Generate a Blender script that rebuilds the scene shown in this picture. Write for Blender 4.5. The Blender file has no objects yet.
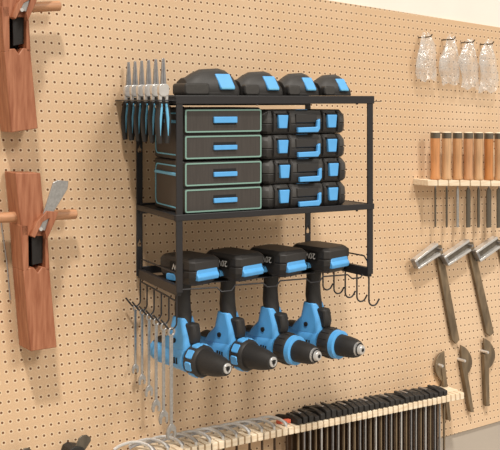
import bpy, bmesh, math, random
from mathutils import Vector, Matrix
random.seed(4)
SC = bpy.context.scene
COL = SC.collection
PI = math.pi

# ------------------------------------------------------------------ camera
F, CX, HY, CAMZ = 950.0, 250.0, 100.0, 1.6
cd = bpy.data.cameras.new('camera'); cd.sensor_width = 36; cd.lens = F/500*36
cd.shift_y = -(225-HY)/500.0; cd.clip_start = .05; cd.clip_end = 50
cam = bpy.data.objects.new('camera', cd); COL.objects.link(cam)
cam.location = (0, 0, CAMZ); cam.rotation_euler = (PI/2, 0, 0)
SC.camera = cam

def ray(px, py): return Vector(((px-CX)/F, 1.0, (HY-py)/F))

class Frame:
    """upright frame turned by yaw; local x along its face, local y away from the viewer, z up"""
    def __init__(s, o, yaw):
        s.o = Vector(o); s.a = yaw
        s.x = Vector((math.cos(yaw), math.sin(yaw), 0)); s.y = Vector((-math.sin(yaw), math.cos(yaw), 0))
    def w(s, x, y, z): return s.o + s.x*x + s.y*y + Vector((0, 0, z))
    def fr(s, px, py, y=0.0):                     # where the sight line meets the plane local y = const
        d = ray(px, py); o = s.o - Vector((0, 0, CAMZ)); t = (o.dot(s.y)+y)/d.dot(s.y)
        p = d*t - o; return p.dot(s.x), p.z
    def sd(s, px, py, x):                         # plane local x = const
        d = ray(px, py); o = s.o - Vector((0, 0, CAMZ)); t = (o.dot(s.x)+x)/d.dot(s.x)
        p = d*t - o; return p.dot(s.y), p.z

TH = math.atan(F/(2133-CX))                       # the rack's yaw
RW = .43
d1, d2 = (178.5-CX)/F, (369.4-CX)/F
tt = (RW*math.cos(TH) - d2*RW*math.sin(TH))/(d2-d1)
R = Frame((d1*tt, tt, CAMZ+(HY-292.6)/F*tt), TH)
RD = .205
xbl = R.fr(139.4, 200, RD)[0]; xbr = R.fr(307.8, 200, RD)[0]
PHI = math.atan(F/(1550-CX))                      # the wall's yaw
wp = R.w(xbl-.008, RD+.012, 0)
Wf = Frame((wp.x, wp.y, CAMZ), PHI)               # local z = 0 at eye level

# ------------------------------------------------------------------ mesh helper
class MB:
    def __init__(s): s.v = []; s.f = []
    def add(s, vs, fs):
        n = len(s.v); s.v += [tuple(p) for p in vs]; s.f += [tuple(i+n for i in f) for f in fs]; return s
    def box(s, x0, x1, y0, y1, z0, z1):
        return s.add([(x0,y0,z0),(x1,y0,z0),(x1,y1,z0),(x0,y1,z0),(x0,y0,z1),(x1,y0,z1),(x1,y1,z1),(x0,y1,z1)],
                     [(0,3,2,1),(4,5,6,7),(0,1,5,4),(1,2,6,5),(2,3,7,6),(3,0,4,7)])
    def prism(s, pts, ax, a, b, pts2=None):
        m = {'x': lambda p, t: (t, p[0], p[1]), 'y': lambda p, t: (p[0], t, p[1]), 'z': lambda p, t: (p[0], p[1], t)}[ax]
        n = len(pts); q = pts2 or pts
        return s.add([m(p, a) for p in pts]+[m(p, b) for p in q],
                     [tuple(range(n)), tuple(range(2*n-1, n-1, -1))]+[(i, n+i, n+(i+1)%n, (i+1)%n) for i in range(n)])
    def ringframe(s, outer, inner, ax, a, b):     # a plate with a hole (equal counts)
        m = {'x': lambda p, t: (t, p[0], p[1]), 'y': lambda p, t: (p[0], t, p[1]), 'z': lambda p, t: (p[0], p[1], t)}[ax]
        n = len(outer)
        vs = [m(p, a) for p in outer]+[m(p, a) for p in inner]+[m(p, b) for p in outer]+[m(p, b) for p in inner]
        fs = []
        for i in range(n):
            j = (i+1) % n
            fs += [(i, j, n+j, n+i), (2*n+i, 3*n+i, 3*n+j, 2*n+j), (i, 2*n+i, 2*n+j, j), (n+i, n+j, 3*n+j, 3*n+i)]
        return s.add(vs, fs)
    def tube(s, path, r, n=8, flat=1.0):
        P = [Vector(p) for p in path]; k = len(P); rr = r if isinstance(r, (list, tuple)) else [r]*k
        vs = []; up = None
        for i, p in enumerate(P):
            t = (P[min(i+1, k-1)]-P[max(i-1, 0)]).normalized()
            if up is None:
                up = Vector((0, 0, 1)) if abs(t.z) < .9 else Vector((1, 0, 0))
            a = t.cross(up).normalized(); b = a.cross(t).normalized(); up = b
            for j in range(n):
                c = 2*PI*j/n; vs.append(p+a*math.cos(c)*rr[i]+b*math.sin(c)*rr[i]*flat)
        fs = [tuple(range(n)), tuple(range(k*n-1, (k-1)*n-1, -1))]
        for i in range(k-1):
            for j in range(n):
                fs.append((i*n+j, (i+1)*n+j, (i+1)*n+(j+1) % n, i*n+(j+1) % n))
        return s.add(vs, fs)
    def loft(s, rings):
        n = len(rings[0]); k = len(rings)
        fs = [tuple(range(n)), tuple(range(k*n-1, (k-1)*n-1, -1))]
        for i in range(k-1):
            for j in range(n): fs.append((i*n+j, (i+1)*n+j, (i+1)*n+(j+1) % n, i*n+(j+1) % n))
        return s.add([p for r in rings for p in r], fs)
    def lathe(s, prof, ax='x', c=(0, 0, 0), n=28):
        rings = []
        for t, r in prof:
            ring = []
            for j in range(n):
                a = 2*PI*j/n; u, w = r*math.cos(a), r*math.sin(a)
                ring.append({'x': (c[0]+t, c[1]+u, c[2]+w), 'y': (c[0]+u, c[1]+t, c[2]+w), 'z': (c[0]+u, c[1]+w, c[2]+t)}[ax])
            rings.append(ring)
        return s.loft(rings)
    def build(s, name, m, parent=None, bevel=0, seg=2, smooth=35, loc=None, rot=0):
        me = bpy.data.meshes.new(name); me.from_pydata(s.v, [], s.f)
        bm = bmesh.new(); bm.from_mesh(me); bmesh.ops.recalc_face_normals(bm, faces=bm.faces); bm.to_mesh(me); bm.free()
        if smooth:
            me.polygons.foreach_set('use_smooth', [True]*len(me.polygons)); me.set_sharp_from_angle(angle=math.radians(smooth))
        me.materials.append(m)
        o = bpy.data.objects.new(name, me); COL.objects.link(o)
        if parent is not None: o.parent = parent
        if loc is not None: o.location = loc; o.rotation_euler = (0, 0, rot)
        if bevel:
            b = o.modifiers.new('bevel', 'BEVEL'); b.width = bevel; b.segments = seg; b.limit_method = 'ANGLE'; b.angle_limit = math.radians(40)
        return o

def rrect(x0, x1, z0, z1, r, n=4):
    out = []
    for cx_, cz, a0 in ((x1-r, z1-r, 0), (x0+r, z1-r, 90), (x0+r, z0+r, 180), (x1-r, z0+r, 270)):
        for k in range(n+1):
            a = math.radians(a0+90*k/n); out.append((cx_+r*math.cos(a), cz+r*math.sin(a)))
    return out

def tag(o, label, cat, group=None, kind=None):
    if label: o['label'] = label
    if cat: o['category'] = cat
    if group: o['group'] = group
    if kind: o['kind'] = kind
    return o
def thing(name, label, cat, loc, rz, group=None):
    o = bpy.data.objects.new(name, None); COL.objects.link(o); o.empty_display_size = .02
    o.location = loc; o.rotation_euler = (0, 0, rz)
    return tag(o, label, cat, group)
def rthing(name, label, cat, x, y, z, group=None, extra=0): return thing(name, label, cat, R.w(x, y, z), TH+extra, group)
def children_of(o): return [c for c in COL.objects if c.parent == o]
def copy_tree(o, parent=None):
    c = o.copy(); COL.objects.link(c); c.parent = parent
    for ch in children_of(o): copy_tree(ch, c)
    return c
ORD = ['first','second','third','fourth','fifth','sixth','seventh','eighth','ninth','tenth','eleventh','twelfth','thirteenth','fourteenth',
       'fifteenth','sixteenth','seventeenth','eighteenth','nineteenth','twentieth','twenty-first','twenty-second']

# ------------------------------------------------------------------ materials
def srgb(c): return tuple(((v/255)/12.92 if v/255 <= .04045 else ((v/255+.055)/1.055)**2.4) for v in c)+(1,)
def mat(name, rgb, rough=.5, metal=0, noise=0, scale=60, bump=0, stretch=(1,1,1), spec=.5, rgb2=None):
    m = bpy.data.materials.new(name); m.use_nodes = True; nt = m.node_tree; N = nt.nodes; L = nt.links
    b = N['Principled BSDF']; b.inputs['Base Color'].default_value = srgb(rgb)
    b.inputs['Roughness'].default_value = rough; b.inputs['Metallic'].default_value = metal
    b.inputs['Specular IOR Level'].default_value = spec
    if noise or bump:
        tc = N.new('ShaderNodeTexCoord'); mp = N.new('ShaderNodeMapping'); mp.inputs['Scale'].default_value = stretch
        nz = N.new('ShaderNodeTexNoise'); nz.inputs['Scale'].default_value = scale; nz.inputs['Detail'].default_value = 5
        L.new(tc.outputs['Object'], mp.inputs[0]); L.new(mp.outputs[0], nz.inputs[0])
        if noise:
            mx = N.new('ShaderNodeMix'); mx.data_type = 'RGBA'
            c1 = srgb(rgb); c2 = srgb(rgb2) if rgb2 else tuple(v*(1-noise) for v in c1[:3])+(1,)
            mx.inputs[6].default_value = c1; mx.inputs[7].default_value = c2
            cr = N.new('ShaderNodeMapRange'); cr.inputs[1].default_value = .35; cr.inputs[2].default_value = .65
            L.new(nz.outputs[0], cr.inputs[0]); L.new(cr.outputs[0], mx.inputs[0]); L.new(mx.outputs[2], b.inputs['Base Color'])
        if bump:
            bp = N.new('ShaderNodeBump'); bp.inputs['Strength'].default_value = bump; bp.inputs['Distance'].default_value = .001
            L.new(nz.outputs[0], bp.inputs['Height']); L.new(bp.outputs[0], b.inputs['Normal'])
    return m

M = dict(
    rack=mat('black powder coat', (36, 35, 38), .45, 0, .2, 400, .3),
    plastic=mat('black plastic', (47, 45, 44), .5, 0, .15, 300, .15),
    plastic2=mat('charcoal plastic', (62, 60, 58), .55, 0, .15, 200, .1),
    rubber=mat('black rubber', (38, 36, 35), .6, 0, .2, 500, .4),
    panel=mat('brown black drawer face', (66, 61, 58), .5, 0, .22, 40, .1, (8, 8, .5)),
    blue=mat('light blue plastic', (92, 172, 236), .4, 0, .08, 60),
    bluegrip=mat('sky blue grip', (110, 185, 225), .45, 0, .1, 60),
    trim=mat('pale green trim', (128, 165, 155), .45),
    bluetrim=mat('blue trim', (110, 185, 215), .45),
    steel=mat('brushed steel', (190, 190, 190), .35, .85, .2, 200),
    chrome=mat('polished steel', (225, 225, 225), .28, .7, .1, 100),
    jaw=mat('satin jaw steel', (165, 165, 168), .35, .8, .2, 150),
    darksteel=mat('dark tool steel', (120, 112, 100), .4, .6, .4, 40, 0, (1, 1, .2)),
    toolbar=mat('weathered brass bar', (140, 122, 98), .45, .35, .5, 50, 0, (1, 1, .3)),
    darkbar=mat('dark bar and gap shade', (72, 52, 34), .6, 0, .3, 30, 0, (2, 2, .2)),
    black=mat('flat black', (14, 13, 13), .7),
    redwood=mat('oiled beech', (172, 114, 84), .5, 0, .5, 22, .3, (6, 6, .6), rgb2=(140, 82, 54)),
    dowel=mat('pale beech dowel', (198, 146, 108), .5, 0, .3, 30, .1, (.6, 6, 6)),
    maple=mat('maple ledge', (238, 224, 200), .5, 0, .2, 25, .1, (.8, 8, 8), rgb2=(224, 202, 172)),
    boxwood=mat('boxwood handle', (206, 148, 92), .4, 0, .4, 25, .1, (5, 5, .5), rgb2=(182, 120, 66)),
    whitemark=mat('white print', (235, 235, 235), .5),
    red=mat('coral plastic', (232, 110, 80), .45),
    whitewall=mat('white paint', (236, 232, 224), .8, 0, .03, 8),
    greywall=mat('matte grey', (176, 166, 154), .8, 0, .05, 5),
)
def bag_material():
    m = bpy.data.materials.new('clear plastic bag'); m.use_nodes = True; nt = m.node_tree; N = nt.nodes; L = nt.links
    N.clear(); out = N.new('ShaderNodeOutputMaterial'); tr = N.new('ShaderNodeBsdfTransparent'); gl = N.new('ShaderNodeBsdfGlossy')
    df = N.new('ShaderNodeBsdfDiffuse'); a = N.new('ShaderNodeMixShader'); b = N.new('ShaderNodeMixShader')
    gl.inputs['Roughness'].default_value = .18; df.inputs['Color'].default_value = (.9, .88, .86, 1)
    tc = N.new('ShaderNodeTexCoord'); nz = N.new('ShaderNodeTexNoise'); nz.inputs['Scale'].default_value = 28; nz.inputs['Detail'].default_value = 6
    bp = N.new('ShaderNodeBump'); bp.inputs['Strength'].default_value = 1; bp.inputs['Distance'].default_value = .01
    L.new(tc.outputs['Object'], nz.inputs[0]); L.new(nz.outputs[0], bp.inputs['Height']); L.new(bp.outputs[0], gl.inputs['Normal'])
    a.inputs[0].default_value = .55; L.new(gl.outputs[0], a.inputs[1]); L.new(df.outputs[0], a.inputs[2])
    mr = N.new('ShaderNodeMapRange'); mr.inputs[1].default_value = .45; mr.inputs[2].default_value = .75; mr.inputs[3].default_value = .2; mr.inputs[4].default_value = .65
    L.new(nz.outputs[0], mr.inputs[0]); L.new(mr.outputs[0], b.inputs[0])
    L.new(tr.outputs[0], b.inputs[1]); L.new(a.outputs[0], b.inputs[2]); L.new(b.outputs[0], out.inputs[0])
    return m
M['bag'] = bag_material()

# ------------------------------------------------------------------ pegboard wall
BD = .006                                          # board thickness; the wall frame's y = 0 is its front
VU, VV = (1550., 167.), None
def wl(px, py, d=0.0): return Wf.fr(px, py, -d)    # (x, z) on the plane d in front of the board
o0 = wl(250, 225)
u1 = Vector(wl(250+10, 225+10*(167-225)/(1550-250))) - Vector(o0)      # along a row
v1 = Vector(wl(250+.70, 225+10)) - Vector(o0)                          # down a column
u1.normalize(); v1.normalize()
SU = (Vector(wl(88+7.35, 19))-Vector(wl(88, 19))).length
SV = (Vector(wl(45, 19+9.9))-Vector(wl(45, 19))).length
def lattice(p):
    d = Vector(p)-Vector(o0); det = u1.x*v1.y-u1.y*v1.x
    return ((d.x*v1.y-d.y*v1.x)/det/SU, (u1.x*d.y-u1.y*d.x)/det/SV)
def peg_material():
    m = bpy.data.materials.new('pegboard'); m.use_nodes = True; nt = m.node_tree; N = nt.nodes; L = nt.links
    b = N['Principled BSDF']; b.inputs['Roughness'].default_value = .55; b.inputs['Specular IOR Level'].default_value = .25
    uv = N.new('ShaderNodeUVMap'); uv.uv_map = 'UVMap'; sp = N.new('ShaderNodeSeparateXYZ'); L.new(uv.outputs[0], sp.inputs[0])
    def mt(op, a, bb=None):
        n = N.new('ShaderNodeMath'); n.operation = op
        for i, q in enumerate((a, bb)):
            if q is None: continue
            if isinstance(q, (int, float)): n.inputs[i].default_value = q
            else: L.new(q, n.inputs[i])
        return n.outputs[0]
    fx = mt('MULTIPLY', mt('SUBTRACT', mt('FRACT', sp.outputs[0]), .5), SU*1000)
    fy = mt('MULTIPLY', mt('SUBTRACT', mt('FRACT', sp.outputs[1]), .5), SV*1000)
    r = mt('SQRT', mt('ADD', mt('MULTIPLY', fx, fx), mt('MULTIPLY', fy, fy)))   # millimetres from the nearest hole
    tc = N.new('ShaderNodeTexCoord'); nz = N.new('ShaderNodeTexNoise'); nz.inputs['Scale'].default_value = 2.2; nz.inputs['Detail'].default_value = 4
    L.new(tc.outputs['Object'], nz.inputs[0])
    n2 = N.new('ShaderNodeTexNoise'); n2.inputs['Scale'].default_value = 420; L.new(tc.outputs['Object'], n2.inputs[0])
    mx = N.new('ShaderNodeMix'); mx.data_type = 'RGBA'; mx.inputs[6].default_value = srgb((231, 201, 168)); mx.inputs[7].default_value = srgb((223, 190, 154))
    mr0 = N.new('ShaderNodeMapRange'); mr0.inputs[1].default_value = .38; mr0.inputs[2].default_value = .55
    L.new(nz.outputs[0], mr0.inputs[0]); L.new(mr0.outputs[0], mx.inputs[0])
    mf = N.new('ShaderNodeMix'); mf.data_type = 'RGBA'; mf.blend_type = 'MULTIPLY'; mf.inputs[0].default_value = .25
    L.new(mx.outputs[2], mf.inputs[6]); L.new(n2.outputs[0], mf.inputs[7])
    # pale frayed rim around each hole
    rim = N.new('ShaderNodeMapRange'); rim.inputs[1].default_value = 3.6; rim.inputs[2].default_value = 5.4; rim.inputs[3].default_value = .5; rim.inputs[4].default_value = 0
    L.new(r, rim.inputs[0])
    m1 = N.new('ShaderNodeMix'); m1.data_type = 'RGBA'; L.new(rim.outputs[0], m1.inputs[0]); L.new(mf.outputs[2], m1.inputs[6]); m1.inputs[7].default_value = srgb((240, 220, 190))
    hole = N.new('ShaderNodeMapRange'); hole.inputs[1].default_value = 1.7; hole.inputs[2].default_value = 2.7; hole.inputs[3].default_value = 1; hole.inputs[4].default_value = 0
    L.new(r, hole.inputs[0])
    m2 = N.new('ShaderNodeMix'); m2.data_type = 'RGBA'; L.new(hole.outputs[0], m2.inputs[0]); L.new(m1.outputs[2], m2.inputs[6]); m2.inputs[7].default_value = srgb((120, 76, 46))
    L.new(m2.outputs[2], b.inputs['Base Color'])
    bp = N.new('ShaderNodeBump'); bp.inputs['Strength'].default_value = .8; bp.inputs['Distance'].default_value = .003; bp.invert = True
    L.new(hole.outputs[0], bp.inputs['Height']); L.new(bp.outputs[0], b.inputs['Normal'])
    return m
top_a, top_b = Vector(wl(326, 0)), Vector(wl(500, 27.5))
bot_a, bot_b = Vector(wl(449, 435.5)), Vector(wl(500, 421))
def on_line(a, b, x): t = (x-a.x)/(b.x-a.x); return a.y+(b.y-a.y)*t
xl, xr = wl(-120, 200)[0], wl(640, 200)[0]
corners = [(xl, on_line(bot_a, bot_b, xl)), (xr, on_line(bot_a, bot_b, xr)), (xr, on_line(top_a, top_b, xr)), (xl, on_line(top_a, top_b, xl))]
pb = MB().prism(corners, 'y', 0, BD).build('wall_pegboard', peg_material(), smooth=0, loc=Wf.w(0, 0, 0), rot=PHI)
pb['kind'] = 'structure'
uvl = pb.data.uv_layers.new(name='UVMap')
for lp in pb.data.loops:
    co = pb.data.vertices[lp.vertex_index].co; uvl.data[lp.index].uv = lattice((co.x, co.z))
zt, zb, zm = 1.0, -CAMZ, on_line(bot_a, bot_b, (xl+xr)/2)+.05
wa = MB().box(xl-.3, xr+.3, BD+.0005, BD+.1, zm, zt).build('wall_upper', M['whitewall'], smooth=0, loc=Wf.w(0, 0, 0), rot=PHI); wa['kind'] = 'structure'
wb = MB().box(xl-.3, xr+.3, BD+.0005, BD+.1, zb, zm).build('wall_lower', M['greywall'], smooth=0, loc=Wf.w(0, 0, 0), rot=PHI); wb['kind'] = 'structure'  # wall below the joint, in a greyer tone than above
fl = MB().box(xl-.3, xr+.3, -2.2, BD+.1, -CAMZ-.05, -CAMZ).build('floor', M['greywall'], smooth=0, loc=Wf.w(0, 0, 0), rot=PHI); fl['kind'] = 'structure'

def wthing(name, label, cat, px, py, d, group=None):      # an Empty on the board; returns it and its offset converter
    x, z = wl(px, py, d); e = thing(name, label, cat, Wf.w(x, -d, z), PHI, group)
    def L(qx, qy, dd=d):                                  # pixel -> local x, z of this thing on the plane dd in front of the board
        a, b = wl(qx, qy, dd); return (a-x, b-z)
    return e, L

# ------------------------------------------------------------------ the rack
zc = lambda py: R.fr(178.5, py, 0)[1]
ZT, ZM, ZB = zc(96.6), zc(215.5), zc(288.5)
rk = rthing('wall_tool_rack', 'black metal wall rack with two shelves, drill slots and side hooks', 'tool rack', 0, 0, 0)
PW = .0066
def post(x, y, z0, z1, name='post', keyholes=()):
    m = MB()
    if y < .1: m.box(x-PW, x+PW, y-.006, y-.001, z0, z1)
    else:
        zs = sorted(keyholes); z = z0                       # flat strip with keyhole openings
        for k in zs:
            m.box(x-PW, x+PW, y-.002, y+.002, z, k-.012)
            m.ringframe([(x-PW, k-.012), (x+PW, k-.012), (x+PW, k), (x+PW, k+.012), (x, k+.012), (x-PW, k+.012), (x-PW, k)],
                        [(x-.004, k-.009), (x+.004, k-.009), (x+.0045, k-.003), (x+.0015, k+.002), (x, k+.009), (x-.0015, k+.002), (x-.0045, k-.003)], 'y', y-.002, y+.002)
            z = k+.012
        m.box(x-PW, x+PW, y-.002, y+.002, z, z1)
    return m.build(name, M['rack'], rk, .0012)
post(0, 0, 0, ZT-.004); post(RW-.001, 0, 0, ZT-.004)
post(xbl, RD, R.fr(139, 276, RD)[1], ZT, 'post', [R.fr(139, 242, RD)[1], R.fr(139, 148, RD)[1]])
post(xbr, RD, R.fr(308, 255, RD)[1], ZT, 'post', [R.fr(308, 229, RD)[1]])
def shelf(z, name, th=.011):
    o = [(-.008, 0), (RW+.008, 0), (xbr+.006, RD), (xbl-.006, RD)]
    m = MB().prism([(a, b) for a, b in o], 'z', z-.003, z)
    m.box(-.008, RW+.008, -.007, -.003, z-th, z+.002)
    m.box(xbl, xbr, RD-.006, RD-.002, z-.018, z+.004)
    for a, b in ((o[3], o[0]), (o[1], o[2])):
        s = .004 if a[0] < .1 else -.004
        m.prism([(a[0], a[1]), (b[0], b[1]), (b[0]+s, b[1]), (a[0]+s, a[1])], 'z', z-th, z+.001)
    return m.build(name, M['rack'], rk, .001)
shelf(ZT, 'top_shelf', .014); shelf(ZM, 'middle_shelf', .010)
# bottom tray with four slots open to the front
m = MB()
zb = ZB; ztr = zb-.008; n = 4; sw = .046; x_left, x_right = .008, RW-.012
slots = [(.062+.1*k) for k in range(4)]
edges = [x_left]
for s in slots: edges += [s-sw/2, s+sw/2]
edges.append(x_right)
for k in range(0, len(edges), 2):
    m.box(edges[k], edges[k+1], .068, .150, ztr-.002, ztr)
m.box(x_left, x_right, .150, .185, ztr-.002, ztr)
m.build('drill_tray', M['rack'], rk, .0006)
for s in (0, 1):
    a = (0, 0) if s == 0 else (RW, 0); b = (xbl, RD) if s == 0 else (xbr, RD)
    MB().prism([(a[0]-.004, a[1]), (a[0]+.006, a[1]), (b[0]+.006, b[1]), (b[0]-.004, b[1])], 'z', zb-.014, zb+.005).build('side_bar', M['rack'], rk, .001)
    MB().tube([(b[0], RD-.01, zb+.004), (b[0], RD-.012, zb+.026), (b[0]+(a[0]-b[0])*.15, RD*.85, zb+.027), (a[0], .02, zb+.027), (a[0], .008, zb+.018)], .0016).build('side_rail', M['rack'], rk)
MB().box(xbl, xbr, RD-.006, RD-.002, zb-.006, zb+.010).build('rear_bar', M['rack'], rk, .001)
# wire front stop running in scallops between the drills
pth = []
for k in range(4):
    s = slots[k]
    pth += [(s-.028, .022, zb-.003), (s-.024, .018, zb-.012), (s-.006, .014, zb-.014)] if k == 99 else [(s+.026, .022, zb-.002), (s+.034, .018, zb-.010), (s+.055, .018, zb-.010), (s+.066, .022, zb-.001)]
pth = [(0.0, .022, zb-.001)]+pth[:-1]+[(RW, .022, zb-.001)]; pth = [(a, b-.004, c-.007 if 0 < i < len(pth)-1 else c-.005) for i, (a, b, c) in enumerate(pth)]
MB().tube(pth, .0016).build('front_wire', M['rack'], rk)
# thumb bolts below the shelves
for (x, y, z) in [(.008, .03, ZM), (xbl+.02, RD-.03, ZM), (RW-.018, .02, ZM), (RW-.018, .02, ZT), (.012, .03, ZT)]:
    MB().lathe([(-.016, .0025), (-.016, .0025), (-.010, .0025), (-.0100, .0050), (-.003, .0050)], 'z', (x, y, z), 10).build('bolt', M['rack'], rk)
# outboard tool plates beside the top shelf
zp = ZT-.006
PLX = -.030                                           # where the plier row hangs
m = MB().box(-.054, -.041, -.010, RD+.006, zp-.002, zp)
m.box(-.019, -.008, -.010, RD+.006, zp-.002, zp)
PY = []
for k in range(6): PY.append(RD-.010-.0385*k)
ys = [RD+.006]
for y in PY: ys += [y+.011, y-.011]
ys.append(-.010)
for k in range(0, len(ys), 2): m.box(-.041, -.019, ys[k+1], ys[k], zp-.002, zp)
m.build('pliers_plate', M['rack'], rk, .0004)
MB().box(RW+.008, RW+.034, .004, .12, zp-.004, zp-.0025).build('side_plate', M['rack'], rk, .0004)
# J hooks at both sides
def arc(cx_, cz, r, a0, a1, n=7): return [(cx_+r*math.cos(math.radians(a0+(a1-a0)*i/n)), cz+r*math.sin(math.radians(a0+(a1-a0)*i/n))) for i in range(n+1)]
HK = []
for k in range(6):
    t = k/5.0; y = RD*(1-t)*.93+.004; x = xbl*(1-t)*.95-.002
    z1 = zb-.006-.006*t; z2 = z1-.064
    r = .011; c = arc(x-r, z2+r, r, 0, -150)
    pts = [(x, y, z1+(.004 if k in (0, 5) else -.012))]+[(p[0], y, p[1]) for p in c]
    last = pts[-1]; pts.append((last[0]-.011, y, last[2]+.014))
    MB().tube(pts, .0017).build('left_hook', M['rack'], rk)
    HK.append((x-r, y, z2))
MB().tube([(xbl-.002, RD*.93+.004, zb-.019), (-.002, .004, zb-.025)], .0017).build('hook_bar', M['rack'], rk)
for k in range(5):
    t = k/4.0; y = .150*(1-t)+.004; x = RW+(xbr-RW)*(y/RD)+.002
    z1 = zb-.012; z2 = z1-.056-.002*k
    r = .0115; c = arc(x+r, z2+r, r, 180, 325)
    pts = [(x, y, z1+(.01 if k == 4 else 0))]+[(p[0], y, p[1]) for p in c]
    last = pts[-1]; pts.append((last[0]+.005, y, last[2]+.008))
    MB().tube(pts, .0018).build('right_hook', M['rack'], rk)
MB().tube([(RW+(xbr-RW)*(.154/RD)+.002, .154, zb-.012), (RW+.002, .004, zb-.012)], .0018).build('hook_bar', M['rack'], rk)

# ------------------------------------------------------------------ wrenches on the left hooks
for k in range(6):
    x, y, z = HK[k]
    Lg = [.138, .150, .162, .180, .190, .205][k]
    w = rthing('combination_wrench', 'silver combination wrench hanging on the side hooks, %s from the wall%s' % (['nearest', 'second', 'third', 'fourth', 'fifth', 'sixth'][k], ', shortest' if k == 0 else ', longest' if k == 5 else ''),
               'wrench', x, y, z+.0017, 'wrenches on the side hooks', math.radians(15))
    s = 1.0+.08*k
    # ring hangs on the hook's bend: ring centre slightly below it
    a = [(.0062*s*math.cos(2*PI*i/16), -.0046*s+.0062*s*math.sin(2*PI*i/16)) for i in range(16)]
    b = [(.0038*s*math.cos(2*PI*i/16), -.0046*s+.0038*s*math.sin(2*PI*i/16)) for i in range(16)]
    MB().ringframe(a, b, 'y', -.0022, .0022).build('ring_end', M['steel'], w, .0005)
    MB().prism([(-.0027*s, -.0095*s), (.0027*s, -.0095*s), (.0024*s, -Lg+.016*s), (-.0024*s, -Lg+.016*s)], 'y', -.0014, .0014).build('shaft', M['steel'], w, .0006)
    J = [(-.0025, .018), (.0025, .018), (.0072, .012), (.0078, .003), (.0052, -.002), (.0030, .000), (.0036, .007), (-.0006, .0095), (-.0038, .0065), (-.0038, .000), (-.0068, -.001), (-.0086, .006), (-.0070, .013)]
    MB().prism([(p[0]*s, -Lg+p[1]*s) for p in J], 'y', -.0022, .0022).build('open_end', M['steel'], w, .0005)

# ------------------------------------------------------------------ pliers in the plate
def make_pliers():
    p = thing('needle_nose_pliers', '', 'pliers', (0, 0, 0), 0)
    for s in (-1, 1):
        MB().loft([[(s*.0002, -.003, .014), (s*.0060, -.003, .014), (s*.0060, .003, .014), (s*.0002, .003, .014)],
                   [(s*.0002, -.0028, .030), (s*.0050, -.0028, .030), (s*.0050, .0028, .030), (s*.0002, .0028, .030)],
                   [(s*.0002, -.001, .076), (s*.0022, -.0015, .076), (s*.0022, .0015, .076), (s*.0002, .001, .076)]]).build('jaw', M['jaw'], p, .0004)
    MB().prism(rrect(-.0092, .0092, .009, .031, .0065), 'y', -.0048, .0048).build('pivot_joint', M['chrome'], p, .0008)
    MB().prism([(-.0080, -.006), (-.0035, -.006), (-.0030, .008), (.0030, .008), (.0035, -.006), (.0080, -.006), (.0085, .014), (-.0085, .014)], 'y', -.003, .003).build('shoulder', M['chrome'], p, .0006)
    MB().tube([(0, -.0015, -.006), (0, -.0015, .007)], .0028, 8).build('spring', M['black'], p)
    for s in (-1, 1):
        q = [(s*.0055, 0, .000), (s*.0065, 0, -.010), (s*.0090, 0, -.030), (s*.0085, 0, -.052), (s*.0065, 0, -.074)]
        h = MB().tube(q, [.0042, .0052, .0058, .0056, .0044], 10).build('handle', M['rubber'], p)
        h.location = (0, 0, 0)
        MB().tube([(s*.0045, -.0030, -.004), (s*.0050, -.0036, -.012), (s*.0068, -.0042, -.030), (s*.0076, -.0038, -.062)], [.0018, .0026, .0026, .0012], 10).build('grip_inlay', M['bluegrip'], h)
    return p
pl0 = make_pliers()
for k in range(6):
    p = pl0 if k == 0 else copy_tree(pl0)
    p.scale = (1.12, 1.1, 1.06); p.location = R.w(PLX, PY[k], zp-.003); p.rotation_euler = (0, 0, TH+math.radians(4))
    tag(p, 'needle nose pliers with blue and black grips, %s in the row' % ['nearest the wall', 'second from the wall', 'third from the wall', 'fourth from the wall', 'fifth from the wall', 'closest to the front post'][k], 'pliers', 'pliers in the side plate')

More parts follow.
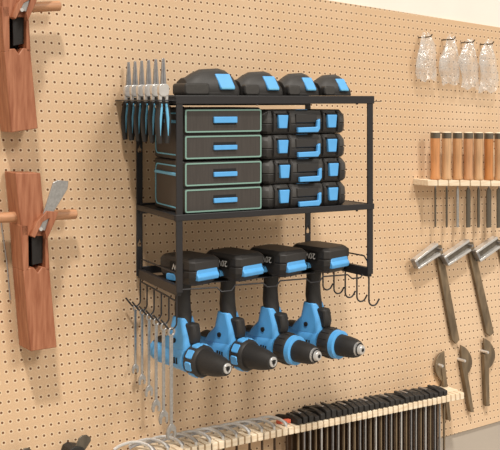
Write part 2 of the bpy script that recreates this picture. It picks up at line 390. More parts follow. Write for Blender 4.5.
# ------------------------------------------------------------------ drawer chests
yf = .006
CHX0 = R.fr(183.0, 180, yf)[0]; CHX1 = R.fr(262.0, 180, yf)[0]; CHX0 += .001
yb = R.sd(154.5, 180, CHX0)[0]
def cz(py, px=222): return R.fr(px, py, yf)[1]
def fz(py, px): return R.fr(px, py, yf)[1]
HZ = (ZT-.016-ZM)
c_h = (fz(107.6, 222)-ZM)/2
for k in range(2):                                   # 0 lower, 1 upper
    z0 = ZM+k*c_h+.0004*(k+1)
    h = c_h-.0006
    t = rthing('drawer_chest', ['black two-drawer tool chest with blue pulls, standing on the middle shelf', 'black two-drawer tool chest with blue pulls, stacked on top of another'][k], 'tool chest', CHX0, yf, z0, 'two-drawer tool chests')
    Wd, Dp = CHX1-CHX0, yb-yf
    MB().box(0, Wd, .006, Dp, 0, h).build('body', M['plastic'], t, .004, 3)
    # side trim frame and carry handle
    o_ = rrect(.016, Dp-.008, .008, h-.010, .012, 3); i_ = rrect(.0185, Dp-.0105, .0105, h-.0125, .0105, 3)
    MB().ringframe(o_, i_, 'x', -.0012, .001).build('side_trim', M['bluetrim'], t)
    MB().prism(rrect(.0186, Dp-.0106, .0106, h-.0126, .0104, 3), 'x', -.0004, .001).build('side_panel', M['panel'], t)
    MB().box(-.005, -.001, .02, Dp-.012, h-.030, h-.024).build('side_handle', M['bluegrip'], t, .001)
    for q in range(2):
        a = .0014+q*(h/2); b = a+h/2-.0040
        d = MB().prism(rrect(.002, Wd-.001, a, b, .003, 2), 'y', 0, .007).build('drawer', M['plastic'], t, .001)
        MB().ringframe(rrect(.003, Wd-.002, a+.0015, b-.0012, .0035, 3), rrect(.0056, Wd-.0046, a+.0041, b-.0038, .0022, 3), 'y', -.0016, .001).build('drawer_trim', M['trim'], d)
        MB().box(.0052, Wd-.0042, -.0005, .001, a+.004, b-.0034).build('drawer_face', M['panel'], d)
        xm = Wd*.37; xw = Wd*.29; zm_ = (a+b)/2+.001
        up = not (k == 1 and q == 1)
        MB().box(xm, xm+xw, -.0010, .0006, zm_-.0085 if not up else zm_-.006, zm_+.0085 if up else zm_+.006).build('pull_recess', M['black'], d, .0005)
        MB().box(xm-.0005, xm+xw+.0005, -.006, -.0004, zm_-.0065 if up else zm_-.005, zm_+.0025 if up else zm_+.007).build('drawer_pull', M['blue'], d, .001)

# ------------------------------------------------------------------ black hard cases
KX0 = R.fr(263.6, 180, yf)[0]; KX1 = R.fr(348, 180, yf)[0]
KH = (R.fr(305, 109.2, yf)[1]-ZM)/4
def make_case():
    t = thing('tool_case', '', 'tool case', (0, 0, 0), 0); Wd = KX1-KX0; h = KH-.0012; D = .135
    ch = .010
    def shell(z0, z1, ins):
        return MB().prism([(ins, ch+ins), (ch+ins, ins), (Wd-ch-ins, ins), (Wd-ins, ch+ins), (Wd-ins, D-ch), (Wd-ch, D), (ch, D), (ins, D-ch)], 'z', z0, z1)
    lo = MB(); 
    def ring(ins, z): return [(ins, ch+ins, z), (ch+ins, ins, z), (Wd-ch-ins, ins, z), (Wd-ins, ch+ins, z), (Wd-ins, D-ch-ins, z), (Wd-ch-ins, D-ins, z), (ch+ins, D-ins, z), (ins, D-ch-ins, z)]
    MB().loft([ring(.005, 0), ring(.001, .006), ring(0.0, h*.42)]).build('base_shell', M['plastic'], t, .0012)
    MB().loft([ring(0.0, h*.44), ring(.001, h*.75), ring(.008, h)]).build('lid', M['plastic2'], t, .0012)
    MB().loft([ring(.002, h*.41), ring(.002, h*.45)]).build('seam', M['black'], t)
    for cxx in (.22, .80):
        x = Wd*cxx
        MB().prism([(-.002, h*.08), (-.006, h*.2), (-.006, h*.80), (.006, h*.98), (.012, h*.98), (.012, h*.08)], 'x', x-.021, x-.0165).build('rib', M['plastic'], t, .0008)
        MB().prism([(-.002, h*.08), (-.006, h*.2), (-.006, h*.80), (.006, h*.98), (.012, h*.98), (.012, h*.08)], 'x', x+.0145, x+.0185).build('rib', M['plastic'], t, .0008)
        MB().prism([(x-.0105, h*.78), (x+.012, h*.78), (x+.0095, h*.24), (x-.009, h*.24)], 'y', -.0065, .002).build('latch', M['blue'], t, .0012)
        MB().box(x-.012, x+.013, -.003, .004, h*.78, h*.86).build('latch_hinge', M['black'], t, .0006)
    # recessed handle bay, L shaped blue grip
    MB().prism([(Wd*.38, h*.46), (Wd*.63, h*.46), (Wd*.63, h*.82), (Wd*.38, h*.82)], 'y', -.0022, .002).build('handle_bay', M['plastic'], t, .0012)
    x0, x1 = Wd*.385, Wd*.645
    MB().prism([(x0, h*.06), (x1-.005, h*.06), (x1, h*.20), (x1, h*.62), (x1-.006, h*.54), (x1-.007, h*.28), (x0, h*.26)], 'y', -.010, -.002).build('carry_handle', M['blue'], t, .0012)
    MB().box(Wd*.40, Wd*.53, .004, .030, h-.0002, h+.0004).build('lid_badge', M['blue'], t)
    return t
cs0 = make_case()
CL = ['black hard tool case with blue latches, %s' % s for s in ('lowest of the stack of four', 'second from the bottom of the stack', 'third from the bottom of the stack', 'on top of the stack of four')]
for k in range(4):
    c = cs0 if k == 0 else copy_tree(cs0)
    c.location = R.w(KX0+[.001, .002, -.0015, -.002][k], yf+.001, ZM+.0003+k*KH); c.rotation_euler = (0, 0, TH)
    tag(c, CL[k], 'tool case', 'hard cases on the middle shelf')

# ------------------------------------------------------------------ loose batteries on the top shelf
def make_battery(w):
    t = thing('battery_pack', '', 'battery', (0, 0, 0), 0)
    D = .060
    # body: rings from left to right give the domed hull
    P = [(0, .020), (.01, .034), (.09, .036), (.20, .044), (.36, .052), (.66, .054), (.80, .050), (.90, .042), (.97, .030), (1, .018)]
    rings = []
    for u, h in P:
        x = u*w; e = .004 if u in (0, 1) else 0
        rings.append([(x, e, .001), (x, e-.001, .010), (x, .002+e, h*.55), (x, .014, h*.88), (x, .026, h), (x, D-.02, h), (x, D-e, h*.8), (x, D-e, .001)])
    MB().loft(rings).build('body', M['plastic'], t, .002, smooth=50)
    ra = -w*.10 if w > .095 else .001
    MB().prism(rrect(ra, w*.36, .0005, .024, .006), 'y', -.012, .05).build('slide_rail', M['plastic'], t, .0015)
    MB().prism(rrect(ra+w*.015, w*.34, .003, .0215, .005), 'y', -.0135, -.010).build('rail_cover', M['plastic2'], t, .0008)
    MB().box(w*.02, w*.97, -.0025, .02, .0003, .006).build('base_lip', M['rubber'], t, .0012)
    b = MB().loft([[(w*.60, -.004, .011), (w*.88, -.004, .011), (w*.88, .010, .011), (w*.60, .010, .011)],
                   [(w*.59, -.005, .017), (w*.88, -.005, .017), (w*.88, .010, .017), (w*.59, .010, .017)],
                   [(w*.54, .0075, .043), (w*.82, .0075, .043), (w*.82, .018, .041), (w*.54, .018, .041)]]).build('release_button', M['blue'], t, .002)
    MB().box(w*.61, w*.86, -.0068, -.004, .012, .0165).build('button_ridge', M['bluegrip'], b, .001)
    return t
BX = [(189, 242), (243, 285), (286.5, 321), (322.5, 353)]
for k, (a, b) in enumerate(BX):
    x0, x1 = R.fr(a, 95, .02)[0], R.fr(b, 95, .02)[0]
    t = make_battery(x1-x0); 
    t.location = R.w(x0, .010+.016, ZT+.0023); t.rotation_euler = (0, 0, TH)
    for ch in children_of(t):
        if k == 1 or k == 2 or k == 3: pass
    s = [1.0, .92, .88, .84][k]; t.scale = (1, 1, s)
    tag(t, 'black battery pack with blue release button on top shelf, %s' % ['leftmost of four', 'second from left', 'third from left', 'rightmost of four'][k], 'battery', 'battery packs on the top shelf')

# ------------------------------------------------------------------ cordless drills
def text_mesh(s, size):
    cu = bpy.data.curves.new('t', 'FONT'); cu.body = s; cu.size = size; cu.extrude = .0003; cu.align_x = 'CENTER'; cu.align_y = 'CENTER'
    o = bpy.data.objects.new('t', cu); COL.objects.link(o); bpy.context.view_layer.update()
    me = bpy.data.meshes.new_from_object(o.evaluated_get(bpy.context.evaluated_depsgraph_get()))
    COL.objects.unlink(o); bpy.data.objects.remove(o); return me
DIG = text_mesh('20V', .017); DIG.materials.clear(); DIG.materials.append(M['whitemark'])
def make_drill(variant):
    t = thing('cordless_drill', '', 'drill', (0, 0, 0), 0)      # origin: top of the tray, at the handle
    A = -.150                                                  # z of the head axis below the battery's underside
    c = (0, 0, A)
    body = MB().lathe([(-.092, .011), (-.090, .019), (-.083, .025), (-.066, .029), (-.02, .0305), (.010, .0325), (.026, .0335)], 'x', c)
    body.build('motor_housing', M['blue'], t)
    hd = MB()
    rr = lambda x0, x1, y, z: [(x0, -y*.6, z), (x0+.006, -y, z), (x1-.006, -y, z), (x1, -y*.6, z), (x1, y*.6, z), (x1-.006, y, z), (x0+.006, y, z), (x0, y*.6, z)]
    hd.loft([rr(-.056, .030, .022, A+.015), rr(-.046, .030, .021, A+.030), rr(-.028, .027, .019, A+.047), rr(-.021, .013, .0172, A+.080)])
    hd.build('neck', M['blue'], t, .003)
    MB().loft([rr(.018, .040, .011, A+.030), rr(.014, .043, .012, A+.045), rr(.010, .038, .012, A+.070)]).build('trigger', M['rubber'], t, .004)
    MB().lathe([(-.003, .005), (.003, .005)], 'y', (-.006, -.0200, A+.034), 12).build('direction_button', M['black'], t)
    # rubber saddle over the tail
    n = 16; ring = []
    for x, r0, r1 in ((-.078, .022, .0292), (-.072, .026, .0335), (-.036, .028, .0350), (-.018, .029, .0335)):
        pts = []
        for j in range(n+1):
            a = math.radians(45+85*j/n); pts.append((x, r1*math.cos(a)*.95, A+r1*math.sin(a)))
        for j in range(n, -1, -1):
            a = math.radians(45+85*j/n); pts.append((x, r0*math.cos(a)*.95, A+r0*math.sin(a)))
        ring.append(pts)
    MB().loft(ring).build('rubber_cap', M['plastic2'], t)
    for q in range(3):
        MB().box(-.006+q*.007, -.0025+q*.007, -.0335, -.029, A-.010, A+.004).build('vent', M['black'], t)
    MB().lathe([(-.0935, .006), (-.0915, .009)], 'x', c, 16).build('tail_vent', M['black'], t)
    # grip
    g = []
    for z, xo, rx, ry in ((A+.068, .001, .0175, .0165), (A+.078, -.001, .0175, .0165), (A+.095, -.004, .0170, .0165), (A+.118, -.004, .0155, .0155), (A+.136, -.002, .0160, .0155), (A+.151, -.001, .0185, .017)):
        g.append([(xo+rx*math.cos(2*PI*j/20), ry*math.sin(2*PI*j/20), z) for j in range(20)])
    MB().loft(g).build('grip', M['rubber'], t)
    # torque ring and chuck
    tr = MB().lathe([(.026, .0330), (.031, .0362), (.054, .0362), (.060, .0325)], 'x', c).build('torque_ring', M['plastic'], t)
    if variant == 0:
        for j in range(8):
            a = 2*PI*j/8+.2; m = MB()
            hw = .0105
            for (rx0) in (0,):
                u = Vector((0, math.cos(a), math.sin(a))); w = Vector((0, -math.sin(a), math.cos(a))); X = Vector((1, 0, 0)); C0 = Vector((.043, 0, A))
                lo = [C0+u*.0345+X*p[0]+w*p[1] for p in rrect(-.0092, .0092, -hw, hw, .004, 3)]
                hi = [C0+u*.0374+X*p[0]+w*p[1] for p in rrect(-.0085, .0085, -hw*.9, hw*.9, .0036, 3)]
                m.loft([lo, hi])
            m.build('ring_window', M['blue'], tr)
    else:
        MB().lathe([(.056, .0325), (.057, .0345), (.068, .0335), (.069, .0300)], 'x', c).build('blue_band', M['blue'], tr)
        for j in range(14):
            a = 2*PI*j/14; u = Vector((0, math.cos(a), math.sin(a))); C0 = Vector((0, 0, A))
            MB().tube([C0+u*.0362+Vector((.031, 0, 0)), C0+u*.0362+Vector((.053, 0, 0))], .0014, 6).build('ring_rib', M['rubber'], tr)
    x0 = .058 if variant == 0 else .066
    MB().lathe([(x0, .0285), (x0+.004, .0280), (.088, .0255), (.104, .0220), (.116, .0180), (.120, .0165)] if variant == 0 else [(x0, .0260), (x0+.004, .0258), (.088, .0250), (.106, .0225), (.114, .0195)], 'x', c).build('chuck', M['rubber'], t)
    if variant == 0:
        ck = MB().lathe([(.115, .0115), (.1225, .0115), (.1235, .0105)], 'x', c).build('chuck_nose', M['chrome'], t)
        MB().lathe([(.1232, .0055), (.1240, .0055)], 'x', c, 16).build('bore', M['black'], ck)
        for j in range(3):
            a = 2*PI*j/3+.5; u = Vector((0, math.cos(a), math.sin(a))); C0 = Vector((.1236, 0, A))
            MB().tube([C0+u*.001, C0+u*.0080], .0011, 6).build('jaw_slot', M['black'], ck)
    else:
        ck = MB().lathe([(.108, .0170), (.1165, .0168), (.119, .0160), (.120, .0125), (.126, .0105), (.127, .0090)], 'x', c).build('chuck_nose', M['chrome'], t)
        MB().lathe([(.1268, .0045), (.1276, .0045)], 'x', c, 16).build('bore', M['black'], ck)
        MB().lathe([(.1180, .0166), (.1202, .0150)], 'x', c, 24).build('collar_gap', M['black'], ck)
    # slim the head a little
    S_ = Matrix.Translation((0, 0, A)) @ Matrix.Diagonal((1, .87, .87, 1)) @ Matrix.Translation((0, 0, -A))
    F_ = Matrix.Translation((.004, 0, A)) @ Matrix.Diagonal((1, .87, .87, 1)) @ Matrix.Translation((0, 0, -A))
    for o in [c_ for c_ in children_of(t)]:
        if o.name.split('.')[0] in ('motor_housing', 'rubber_cap', 'vent', 'tail_vent'): o.data.transform(S_)
        elif o.name.split('.')[0] in ('torque_ring', 'chuck', 'chuck_nose', 'blue_band', 'ring_rib', 'collar_gap'):
            for q in [o]+children_of(o): q.data.transform(F_)
    # battery above
    bx0, bx1, by = -.036, .069, .038
    def plan(i, z, f=0): return [(bx0+i, -by+i+.010, z), (bx0+i+.010, -by+i, z), (bx1-i-.010-f, -by+i, z), (bx1-i-f, -by+i+.008, z), (bx1-i-f, by-i-.008, z), (bx1-i-.010-f, by-i, z), (bx0+i+.010, by-i, z), (bx0+i, by-i-.010, z)]
    MB().loft([plan(.014, 0), plan(.007, .006), plan(.001, .018), plan(0, .030)]).build('battery_foot', M['plastic'], t, .0015, smooth=20)
    bt = MB().loft([plan(.001, .030), plan(-.001, .034), plan(-.001, .048), plan(.002, .052, .002), plan(.005, .0545, .004)]).build('battery', M['plastic'], t, .0012, smooth=20)
    MB().loft([[(bx1-.006, -.027, .012), (bx1+.004, -.027, .012), (bx1+.004, .027, .012), (bx1-.006, .027, .012)],
               [(bx1-.006, -.028, .020), (bx1+.006, -.028, .020), (bx1+.006, .028, .020), (bx1-.006, .028, .020)],
               [(bx1-.006, -.028, .026), (bx1+.001, -.028, .026), (bx1+.001, .028, .026), (bx1-.006, .028, .026)],
               [(bx1-.008, -.024, .042), (bx1-.000, -.024, .042), (bx1-.000, .024, .042), (bx1-.008, .024, .042)]]).build('release_button', M['blue'], bt, .0018)
    MB().prism(rrect(-.006, .020, .008, .021, .004), 'y', -by-.004, -by+.01).build('side_lamp', M['blue'], t, .0012)
    MB().prism(rrect(.002, .044, .026, .046, .004), 'y', -by-.0012, -by+.006).build('gauge_window', M['black'], t, .0008)
    dg = bpy.data.objects.new('voltage_mark', DIG); COL.objects.link(dg); dg.parent = t
    dg.location = (.023, -by-.0016, .036); dg.rotation_euler = (PI/2, PI, 0)
    return t
dr = [make_drill(0), None, make_drill(1), None]
dr[1] = copy_tree(dr[0]); dr[3] = copy_tree(dr[2])
DL = ['leftmost cordless drill, blue with black windowed ring, behind the front post', 'second cordless drill from left, blue with black windowed torque ring',
      'third cordless drill from left, blue band and silver chuck nose', 'rightmost cordless drill, blue band and silver chuck nose']
for k in range(4):
    hx = [184.0, 228.8, 271.8, 314.5][k]
    x = R.fr(hx, 300, .10)[0]
    dr[k].location = R.w(x, .10, ztr+.0005); dr[k].rotation_euler = (0, 0, -PI/4)
    tag(dr[k], DL[k], 'drill', 'cordless drills hanging in the rack tray')
    print('drill x', k, x, slots[k])

# ------------------------------------------------------------------ wooden hand planes
def hand_plane(ox, oy, label, dowel_y, irons=True):
    d0, d1 = .005, .060
    t, L = wthing('wooden_hand_plane', label, 'hand plane', 30+ox, 352+oy, 0.0, 'wooden planes on the pegboard')
    def P(pts, dd=d1): return [L(x+ox, y+oy, dd) for x, y in pts]
    body = MB()
    def pr(pts, a, b): body.prism(P(pts), 'y', -a, -b)
    pr([(15.5, 173), (40.5, 173), (46.5, 236), (22, 236)], d1, d0)                       # toe block
    pr([(28, 268), (34, 267.5), (38, 273), (42, 267), (49.5, 268), (57, 347.5), (30.5, 351.5), (23.5, 271)], d1, d0)      # heel block
    pr([(20.5, 225), (28.5, 225), (29, 271), (23.5, 271)], d1, d0)                        # left cheek
    pr([(45.5, 228), (48, 236), (50, 271), (45.5, 271)], d1, d0)                          # right cheek
    pr([(24, 226), (46, 226), (49, 271), (26, 271)], .018, d0)                            # behind the mouth
    body.build('body', M['redwood'], t, .0015)
    MB().prism(P([(24.5, 236), (46, 234), (48.5, 268), (28, 268)], .02), 'y', -.0205, -.0185).build('mouth', M['black'], t)  # black sheet that paints in the shade deep inside the recess
    a = MB(); a.prism(P([(31.5, 236), (37, 222), (47, 211), (58.5, 212), (55, 222), (47, 240), (45.5, 232), (50, 218), (43, 222), (35, 238)], .075), 'y', -.075, -.058)
    a.build('wedge', M['redwood'], t, .001)
    MB().prism(P([(38, 228), (52.5, 182.5), (57, 180), (68, 181), (67, 189), (53, 212), (47, 232)], .068), 'y', -.071, -.068).build('plane_iron', M['steel'], t, .0008)
    MB().prism(P([(31, 238), (38, 226), (46, 226), (46, 262), (32, 265)], .045), 'y', -.047, -.042).build('chip_breaker', M['rubber'], t, .0008)  # coloured black to carry the shade of the mouth
    MB().lathe([(-.073, .0035), (-.078, .0035)], 'y', (P([(40.5, 229)], .075)[0][0], 0, P([(40.5, 229)], .075)[0][1]), 12).build('cap_screw', M['chrome'], t)
    ymid = -.035; r_ = .0100
    A = L(-8+ox, dowel_y+4, .035); B = L(76+ox if ox > -1 else 79+ox, dowel_y, .035)
    xa, za = A; xb, zb_ = B
    MB().tube([(xa, ymid, za), (xb-.002, ymid, zb_), (xb, ymid, zb_)], [r_, r_, r_*.75], 14).build('dowel_handle', M['dowel'], t)
    return t
hand_plane(0, 0, 'reddish wooden hand plane with steel iron sticking up, whole, below another', 214)
hand_plane(-19, -219, 'reddish wooden hand plane cut off by the top left corner', 6)
# thin steel rod beside the lower plane
t, L = wthing('steel_rod', 'thin grey steel rod hanging from a peg behind the lower hand plane', 'rod', 2, 224, .012)
p0 = L(-4, 222, .012); p1 = L(17.5, 223, .012); p2 = L(18.5, 224, .012)
q0, q1, q2 = L(1.5, 224, .004), L(7, 262, .004), L(10.5, 300, .004)
MB().tube([(q0[0], .008, q0[1]+.004), (q0[0], .009, q0[1]), (q1[0], .009, q1[1]), (q2[0], .009, q2[1])], .0015).build('shaft', M['steel'], t)

# ------------------------------------------------------------------ blades poking in at the bottom left
for (ox, oy, lb) in ((0, 0, 'grey rounded steel blade in a black holder, bottom left of the board'), (-58, 13, 'rounded blade tip barely showing at the bottom edge, far left')):
    t, L = wthing('plane_iron', lb, 'blade', 80+ox, 450+oy, .010)
    q = [(74, 451), (79, 438.5), (82.5, 435.5), (87, 435), (91, 438), (91, 441), (84, 452), (76, 470), (66, 470)]
    MB().prism([L(x+ox, y+oy, .03) for x, y in q], 'y', -.020, -.017).build('blade', M['darksteel'], t, .0006)
    q = [(70, 449.5), (75, 446.5), (84, 448), (84, 452), (77, 475), (62, 475)]
    MB().prism([L(x+ox, y+oy, .034) for x, y in q], 'y', -.026, .010).build('holder', M['rubber'], t, .001)

# ------------------------------------------------------------------ long ledge with clamps
LD = .074
lx0 = wl(131, 447)[0]; lx1 = wl(466, 388, .074)[0]
ba, bb = Vector(wl(210, 430)), Vector(wl(459, 382.5))
# the ledge runs level along the board; its slope follows the rows of holes
def lz(x): return ba.y+(bb.y-ba.y)*(x-ba.x)/(bb.x-ba.x)
led = thing('notched_ledge', 'long pale wooden ledge with a notched front edge across the board bottom', 'ledge', Wf.w(lx0, 0, lz(lx0)), PHI)
def LL(x, dz=0): return (x-lx0, lz(x)-lz(lx0)+dz)
TK = .0165; SP = .0172
nt_ = int((lx1-.02-lx0)/SP)
m = MB()
m.prism([LL(lx0), LL(lx1), LL(lx1, -TK), LL(lx0, -TK)], 'y', -.046, -.0006)
m.build('board', M['maple'], led, .0008)
for k in range(nt_+1):
    a = lx0+k*SP; b = a+SP*.78
    if b > lx1: break
    MB().prism([LL(a), LL(b), LL(b, -TK), LL(a, -TK)], 'y', -LD, -.0462).build('tooth', M['maple'], led, .0012)
# things hanging in the notches
hang = []
for k in range(nt_):
    hang.append(lx0+k*SP+SP*.89)
# px of a ledge x at its front
def pxof(x, d): 
    p = Wf.w(x, -d, 0); return CX+F*p.x/p.y
nb = nc = 0
bows = [h for h in hang if pxof(h, LD) < 296][::2]; clamps = [h for h in hang if 296 <= pxof(h, LD) < 449]
print('clamps', len(clamps), 'bows', len(bows))
def dz(x): return lz(x)
for i, x in enumerate(bows):
    t = thing('bow_clamp', 'curved pale steel bow lying on the ledge, %s from the left' % ORD[i], 'clamp', Wf.w(x, -.060, dz(x)), PHI, 'curved steel bows on the ledge')
    pts = []
    for j in range(11):
        u = j/10; pts.append((-.062*u**1.8, .052*math.sin(u*PI/2)-.004, .0045+.011*math.sin(u*PI)**.7))
    MB().tube([(0, -.006, -.008)]+pts, [.0034]*12, 8).build('bow', M['chrome'], t)
    pts2 = [(p[0]*.62+.004, p[1]*.72-.002, p[2]*.62+.002) for p in pts]
    MB().tube(pts2, .0024, 8).build('inner_bow', M['jaw'], t)
    MB().box(-.0014, .0014, -.010, -.004, -.26, -.004).build('bar', M['darkbar'], t, .0004)
for i, x in enumerate(clamps):
    red = False
    t = thing('bar_clamp', 'black-headed bar clamp on the ledge, %s from the %s' % ((ORD[i], 'left end of the row') if i < len(clamps)//2 else (ORD[len(clamps)-1-i], 'right end of the row')), 'clamp', Wf.w(x, -.060, dz(x)), PHI, 'black bar clamps on the ledge')
    big = i in (5, 6); h = random.choice([.015, .017, .020, .021]) if not big else .026
    j = random.uniform(-.002, .002); wdt = .0064
    back = random.uniform(.040, .060)
    sk = .25*back
    MB().loft([[(-wdt, -.012, .0008), (wdt, -.012, .0008), (wdt, -.012, h*.75), (-wdt, -.012, h*.75)],
               [(-wdt-.002, .004, .0008), (wdt-.002, .004, .0008), (wdt-.002, .004, h), (-wdt-.002, .004, h)],
               [(-wdt-sk, back, .002), (wdt-.002-sk, back, .002), (wdt-.002-sk, back, h*.62), (-wdt-sk, back, h*.62)]]).build('head', M['rubber'], t, .0015)
    MB().box(-wdt*.5-.004, wdt*.5-.003, .004, .030, h*.8, h+.0014).build('head_plate', M['jaw'] if i % 4 == 1 else M['plastic2'], t, .0006)
    if i == 0: MB().loft([[(-.040, .020, .001), (-.010, .008, .001), (-.010, .016, .001), (-.036, .030, .001)], [(-.040, .020, .008), (-.010, .008, .010), (-.010, .016, .010), (-.036, .030, .008)]]).build('coral_tip', M['red'], t, .001)
    MB().box(-.0017, .0017, -.008, -.0030, -.30, .004).build('bar', [M['toolbar'], M['jaw'], M['steel'], M['toolbar'], M['chrome']][i % 5], t, .0004)
    MB().box(-.0030, .0010, .016, .036, -.30, -.0185).build('rear_bar', M['darkbar'], t, .0004)  # dark brown filler, its colour stands for shade in the gaps

# ------------------------------------------------------------------ chisel rack at right
cd_ = .052
x0, z0 = wl(428, 180, cd_); x1, z1 = wl(520, 181, cd_)
crk = thing('chisel_ledge', 'short pale wooden ledge with slots holding a row of chisels', 'ledge', Wf.w(x0, 0, z0), PHI)
cs_ = (z1-z0)/(x1-x0)
def cl(x, dz_=0): return (x-x0, cs_*(x-x0)+dz_)
MB().prism([cl(x0), cl(x1), cl(x1, -.015), cl(x0, -.015)], 'y', -.026, 0).build('board', M['maple'], crk, .0008)
x0_ = 0
cxs = [433.8, 445.2, 456, 466.8, 477, 487.3, 497.5, 508]
edge = [x0]
for i, c in enumerate(cxs):
    bl = wl([438.2, 448.8, 460, 470.5, 480.6, 491, 501, 511][i], 181, cd_)[0]; edge += [bl-.0022, bl+.0022]
edge.append(x1)
for k in range(0, len(edge), 2):
    a, b = edge[k], edge[k+1]
    MB().prism([cl(a), cl(b), cl(b, -.015), cl(a, -.015)], 'y', -cd_, -.0262).build('tooth', M['maple'], crk, .001)
BWD = [.0045, .0055, .008, .015, .0085, .018, .018, .012]
for i, c in enumerate(cxs[:7]):
    xx, zz = wl(c+1.5, 178.5, .039)
    zz = cs_*(wl(c+1.5, 178.5, .039)[0]-x0)+z0+.0006
    t = thing('wood_chisel', '', 'chisel', Wf.w(xx, -.039, zz), PHI)
    tag(t, 'wooden-handled chisel standing in the ledge slots, %s' % ['leftmost, with the thinnest blade', 'second from left, narrow blade', 'third from left, bright blade', 'fourth from left, wide blade', 'fifth from left', 'sixth from left, wide blade', 'rightmost, cut by the frame edge'][i], 'chisel', 'chisels in the short ledge')
    hh = abs(wl(c, 137, .039)[1]-wl(c, 178.5, .039)[1]); hz = abs(wl(c, 130.5, .039)[1]-wl(c, 178.5, .039)[1])
    r_ = .0125
    mm = mat('chisel handle %d' % i, [(214, 150, 98), (212, 170, 128), (208, 158, 112), (204, 152, 110), (210, 168, 126), (200, 134, 78), (204, 160, 118)][i], .4, 0, .3, 25, .1, (5, 5, .5))
    MB().lathe([(0, r_*.9), (.002, r_*1.05), (.006, r_*1.08), (.012, r_*.95), (hh*.5, r_*.93), (hh-.004, r_*1.02), (hh, r_*1.0)], 'z', (0, 0, 0), 16).build('handle', mm, t)
    MB().lathe([(hh, r_*1.02), (hz-.002, r_*1.02)], 'z', (0, 0, 0), 16).build('hoop', M['darksteel'], t)
    MB().lathe([(hz-.002, r_*.95), (hz, r_*.8)], 'z', (0, 0, 0), 16).build('handle_top', M['maple'], t)
    bz = -(wl(c, 226, .039)[1]-wl(c, 178.5, .039)[1])
    w_ = BWD[i]/2
    MB().tube([(0, 0, 0), (0, 0, -.024)], .0019, 8).build('neck', M['jaw'], t)
    MB().prism([(-.0017, -.020), (.0017, -.020), (w_, -.028), (w_, -bz), (-w_, -bz), (-w_, -.028)], 'y', -.0016, .0016).build('blade', M['steel'] if i in (2,) else M['darksteel'], t, .0004)

# ------------------------------------------------------------------ sliding bevels
def bevel_tool(head, bar, label):
    t, L = wthing('bevel_gauge', label, 'gauge', bar[0][0], bar[0][1], .0, 'bevel gauges on the pegboard')
    def P(pts, d): return [L(x, y, d) for x, y in pts]
    # a channel head: top rail, bottom rail, web
    tl, tr_, br, bl = [Vector(p) for p in head]
    def mix(a, b, u): return tuple(a+(b-a)*u)
    MB().prism(P([tuple(tl), tuple(tr_), mix(tr_, br, .2), mix(tl, bl, .2)], .030), 'y', -.030, -.012).build('top_rail', M['chrome'], t, .0008)
    MB().prism(P([mix(tl, bl, .8), mix(tr_, br, .8), tuple(br), tuple(bl)], .030), 'y', -.030, -.012).build('bottom_rail', M['chrome'], t, .0008)
    MB().prism(P([mix(tl, bl, .2), mix(tr_, br, .2), mix(tr_, br, .8), mix(tl, bl, .8)], .018), 'y', -.018, -.014).build('web', M['darksteel'], t)
    e = .09
    MB().prism(P([tuple(tl), mix(tl, tr_, e), mix(bl, br, e), tuple(bl)], .030), 'y', -.0295, -.013).build('end_cap', M['jaw'], t, .0006)
    MB().prism(P(bar, .010), 'y', -.0105, -.0045).build('blade', M['toolbar'], t, .0006)
    p = P([((head[1][0]+head[2][0])/2-1, (head[1][1]+head[2][1])/2)], .02)[0]
    MB().lathe([(-.031, .0035), (-.002, .0035)], 'y', (p[0], 0, p[1]), 14).build('pivot_screw', M['jaw'], t)
bevel_tool([(415, 261), (438, 243), (441, 255), (419, 269.5)], [(435, 246), (441.5, 245), (459.5, 340), (456, 344), (452, 339)], 'steel angle gauge with bright grooved head, left of the three')
bevel_tool([(444, 257), (469.5, 239.5), (471.5, 251), (449, 266)], [(467, 243), (473, 242), (494, 333), (490, 336), (486.5, 333)], 'steel angle gauge with bright grooved head, middle of the three')
bevel_tool([(476, 251.5), (497.5, 236.5), (500.5, 248), (481, 262)], [(497, 240), (503, 240), (527, 330), (519, 331)], 'steel angle gauge with bright grooved head, rightmost, cut off by the frame')

# ------------------------------------------------------------------ half-round scrapers on pegs
def scraper(top, bot, x_edge, side, hx, hb, label, pegp):
    t, L = wthing('half_round_scraper', label, 'scraper', x_edge, bot, .012, 'half-round scrapers on pegs')
    n = 12; w_ = 10.2
    pts = [(x_edge+side*w_*math.sin(PI*j/n)**.6 + (bot-top)*.07*(j/n), top+(bot-top)*j/n) for j in range(n+1)]
    MB().prism([L(x, y, .012) for x, y in pts], 'y', 0, .005).build('blade', M['toolbar'], t, .0008)
    MB().prism([L(x, y, .012) for x, y in ([(x_edge-.5, bot-16), (x_edge+4, bot-16), (hx+1.4, hb), (hx-2, hb)] if side > 0 else [(x_edge-3.5, bot-16), (x_edge+.5, bot-16), (hx+1.4, hb), (hx-2, hb)])], 'y', -.003, .008).build('handle', M['toolbar'], t, .001)
    p = L(pegp[0], pegp[1], .025)
    MB().lathe([(-.014, .0034), (-.012, .0040), (.012, .0040)], 'y', (p[0], 0, p[1]), 14).build('peg', M['chrome'], t)
scraper(351, 384, 444.5, -1, 449, 420, 'dark half-round scraper, leftmost of three, its handle behind the ledge end', (442.5, 366))
scraper(345, 377, 461, 1, 472, 412, 'dark half-round scraper with long handle, middle of three', (465, 361))
scraper(338, 370, 484, 1, 487.6, 406, 'dark half-round scraper with long handle, rightmost of three', (488, 352.5))

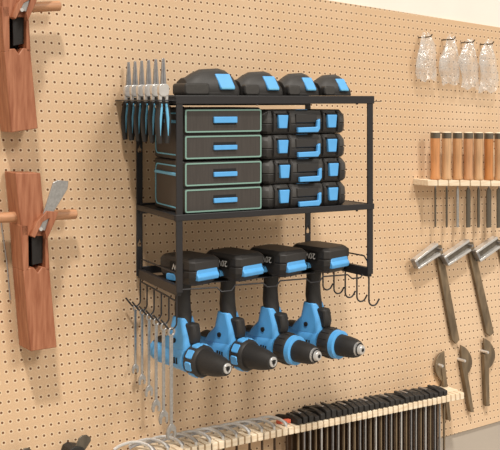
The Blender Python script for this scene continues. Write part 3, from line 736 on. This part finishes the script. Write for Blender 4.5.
# ------------------------------------------------------------------ clear bags on hooks
HKS = [((418.5, 37.6), (432, 35.2), 'leftmost of four'), ((441.7, 40), (457.7, 37.2), 'second of four from left'), ((461, 42.8), (473.7, 41), 'third of four from left'), ((480, 44.6), (491.5, 42.8), 'rightmost of four')]
for i, (a, b, lb) in enumerate(HKS):
    t = None
    xa, za = wl(a[0], a[1], .0)
    hk = thing('peg_hook', 'thin steel pegboard hook carrying a clear bag, %s' % lb, 'hook', Wf.w(xa, 0, za), PHI, 'hooks carrying the clear bags')
    MB().tube([(0, .004, 0), (0, -.004, 0), (0, -.042, .000), (0, -.048, .006)], .0019, 8).build('rod', M['darksteel'], hk)
    W_, H_ = .072, .122+.006*i
    t = thing('clear_bag', 'crumpled clear plastic bag hanging on a hook, %s' % lb, 'bag', Wf.w(xa, -.020, za), PHI, 'clear plastic bags on hooks')
    vs = []; nx, nz = 10, 14
    for sgn in (-1, 1):
        for r_ in range(nz+1):
            v = r_/nz
            for c_ in range(nx+1):
                u = c_/nx*2-1
                wv = .35+.65*min(1, v*2.2) + .04*math.sin(9*v+i*2)
                bulge = (1-u*u)*math.sin(PI*min(1, v*.98+.01))*.016
                x = u*W_/2*wv + .004*math.sin(7*v+i); z = .010 - v*H_ + .004*math.sin(5*u+i*3)
                y = sgn*(bulge+.0004) + .003*math.sin(12*u+8*v+i*1.7)
                vs.append((x+.010, y, z))
    fs = []
    S = (nx+1)*(nz+1)
    for q in (0, S):
        for r_ in range(nz):
            for c_ in range(nx):
                a_ = q+r_*(nx+1)+c_; fs.append((a_, a_+1, a_+nx+2, a_+nx+1))
    for r_ in range(nz):
        for c_ in (0, nx):
            a_ = r_*(nx+1)+c_; fs.append((a_, a_+nx+1, S+a_+nx+1, S+a_))
    for c_ in range(nx):
        a_ = nz*(nx+1)+c_; fs.append((a_, a_+1, S+a_+1, S+a_))
    MB().add(vs, fs).build('film', M['bag'], t, smooth=60)

# ------------------------------------------------------------------ light
w = bpy.data.worlds.new('room'); SC.world = w; w.use_nodes = True
bg = w.node_tree.nodes['Background']; bg.inputs[0].default_value = (1, .88, .73, 1); bg.inputs[1].default_value = .62
def sun(name, dirv, e, ang, col):
    l = bpy.data.lights.new(name, 'SUN'); l.energy = e; l.angle = math.radians(ang); l.color = col
    o = bpy.data.objects.new(name, l); COL.objects.link(o); o.location = (0, 0, 3)
    o.rotation_euler = Vector(dirv).to_track_quat('-Z', 'Y').to_euler(); return o
# direction given along wall x, into the wall, and down
def wd(a, b, c): return Wf.x*a+Wf.y*b+Vector((0, 0, c))
sun('overhead_light', wd(.62, 1, -2.1), 2.5, 4, (1, .94, .86))  # sun lamp standing in for ceiling lights above the board
sun('front_fill', wd(-.25, 1, -.75), 1.25, 14, (1, .96, .9))  # added soft fill from the front, lifts the shade behind the rack
SC.view_settings.view_transform = 'Standard'; SC.view_settings.look = 'None'; SC.view_settings.gamma = 1
SC.view_settings.use_curve_mapping = False; SC.view_settings.exposure = 0.0
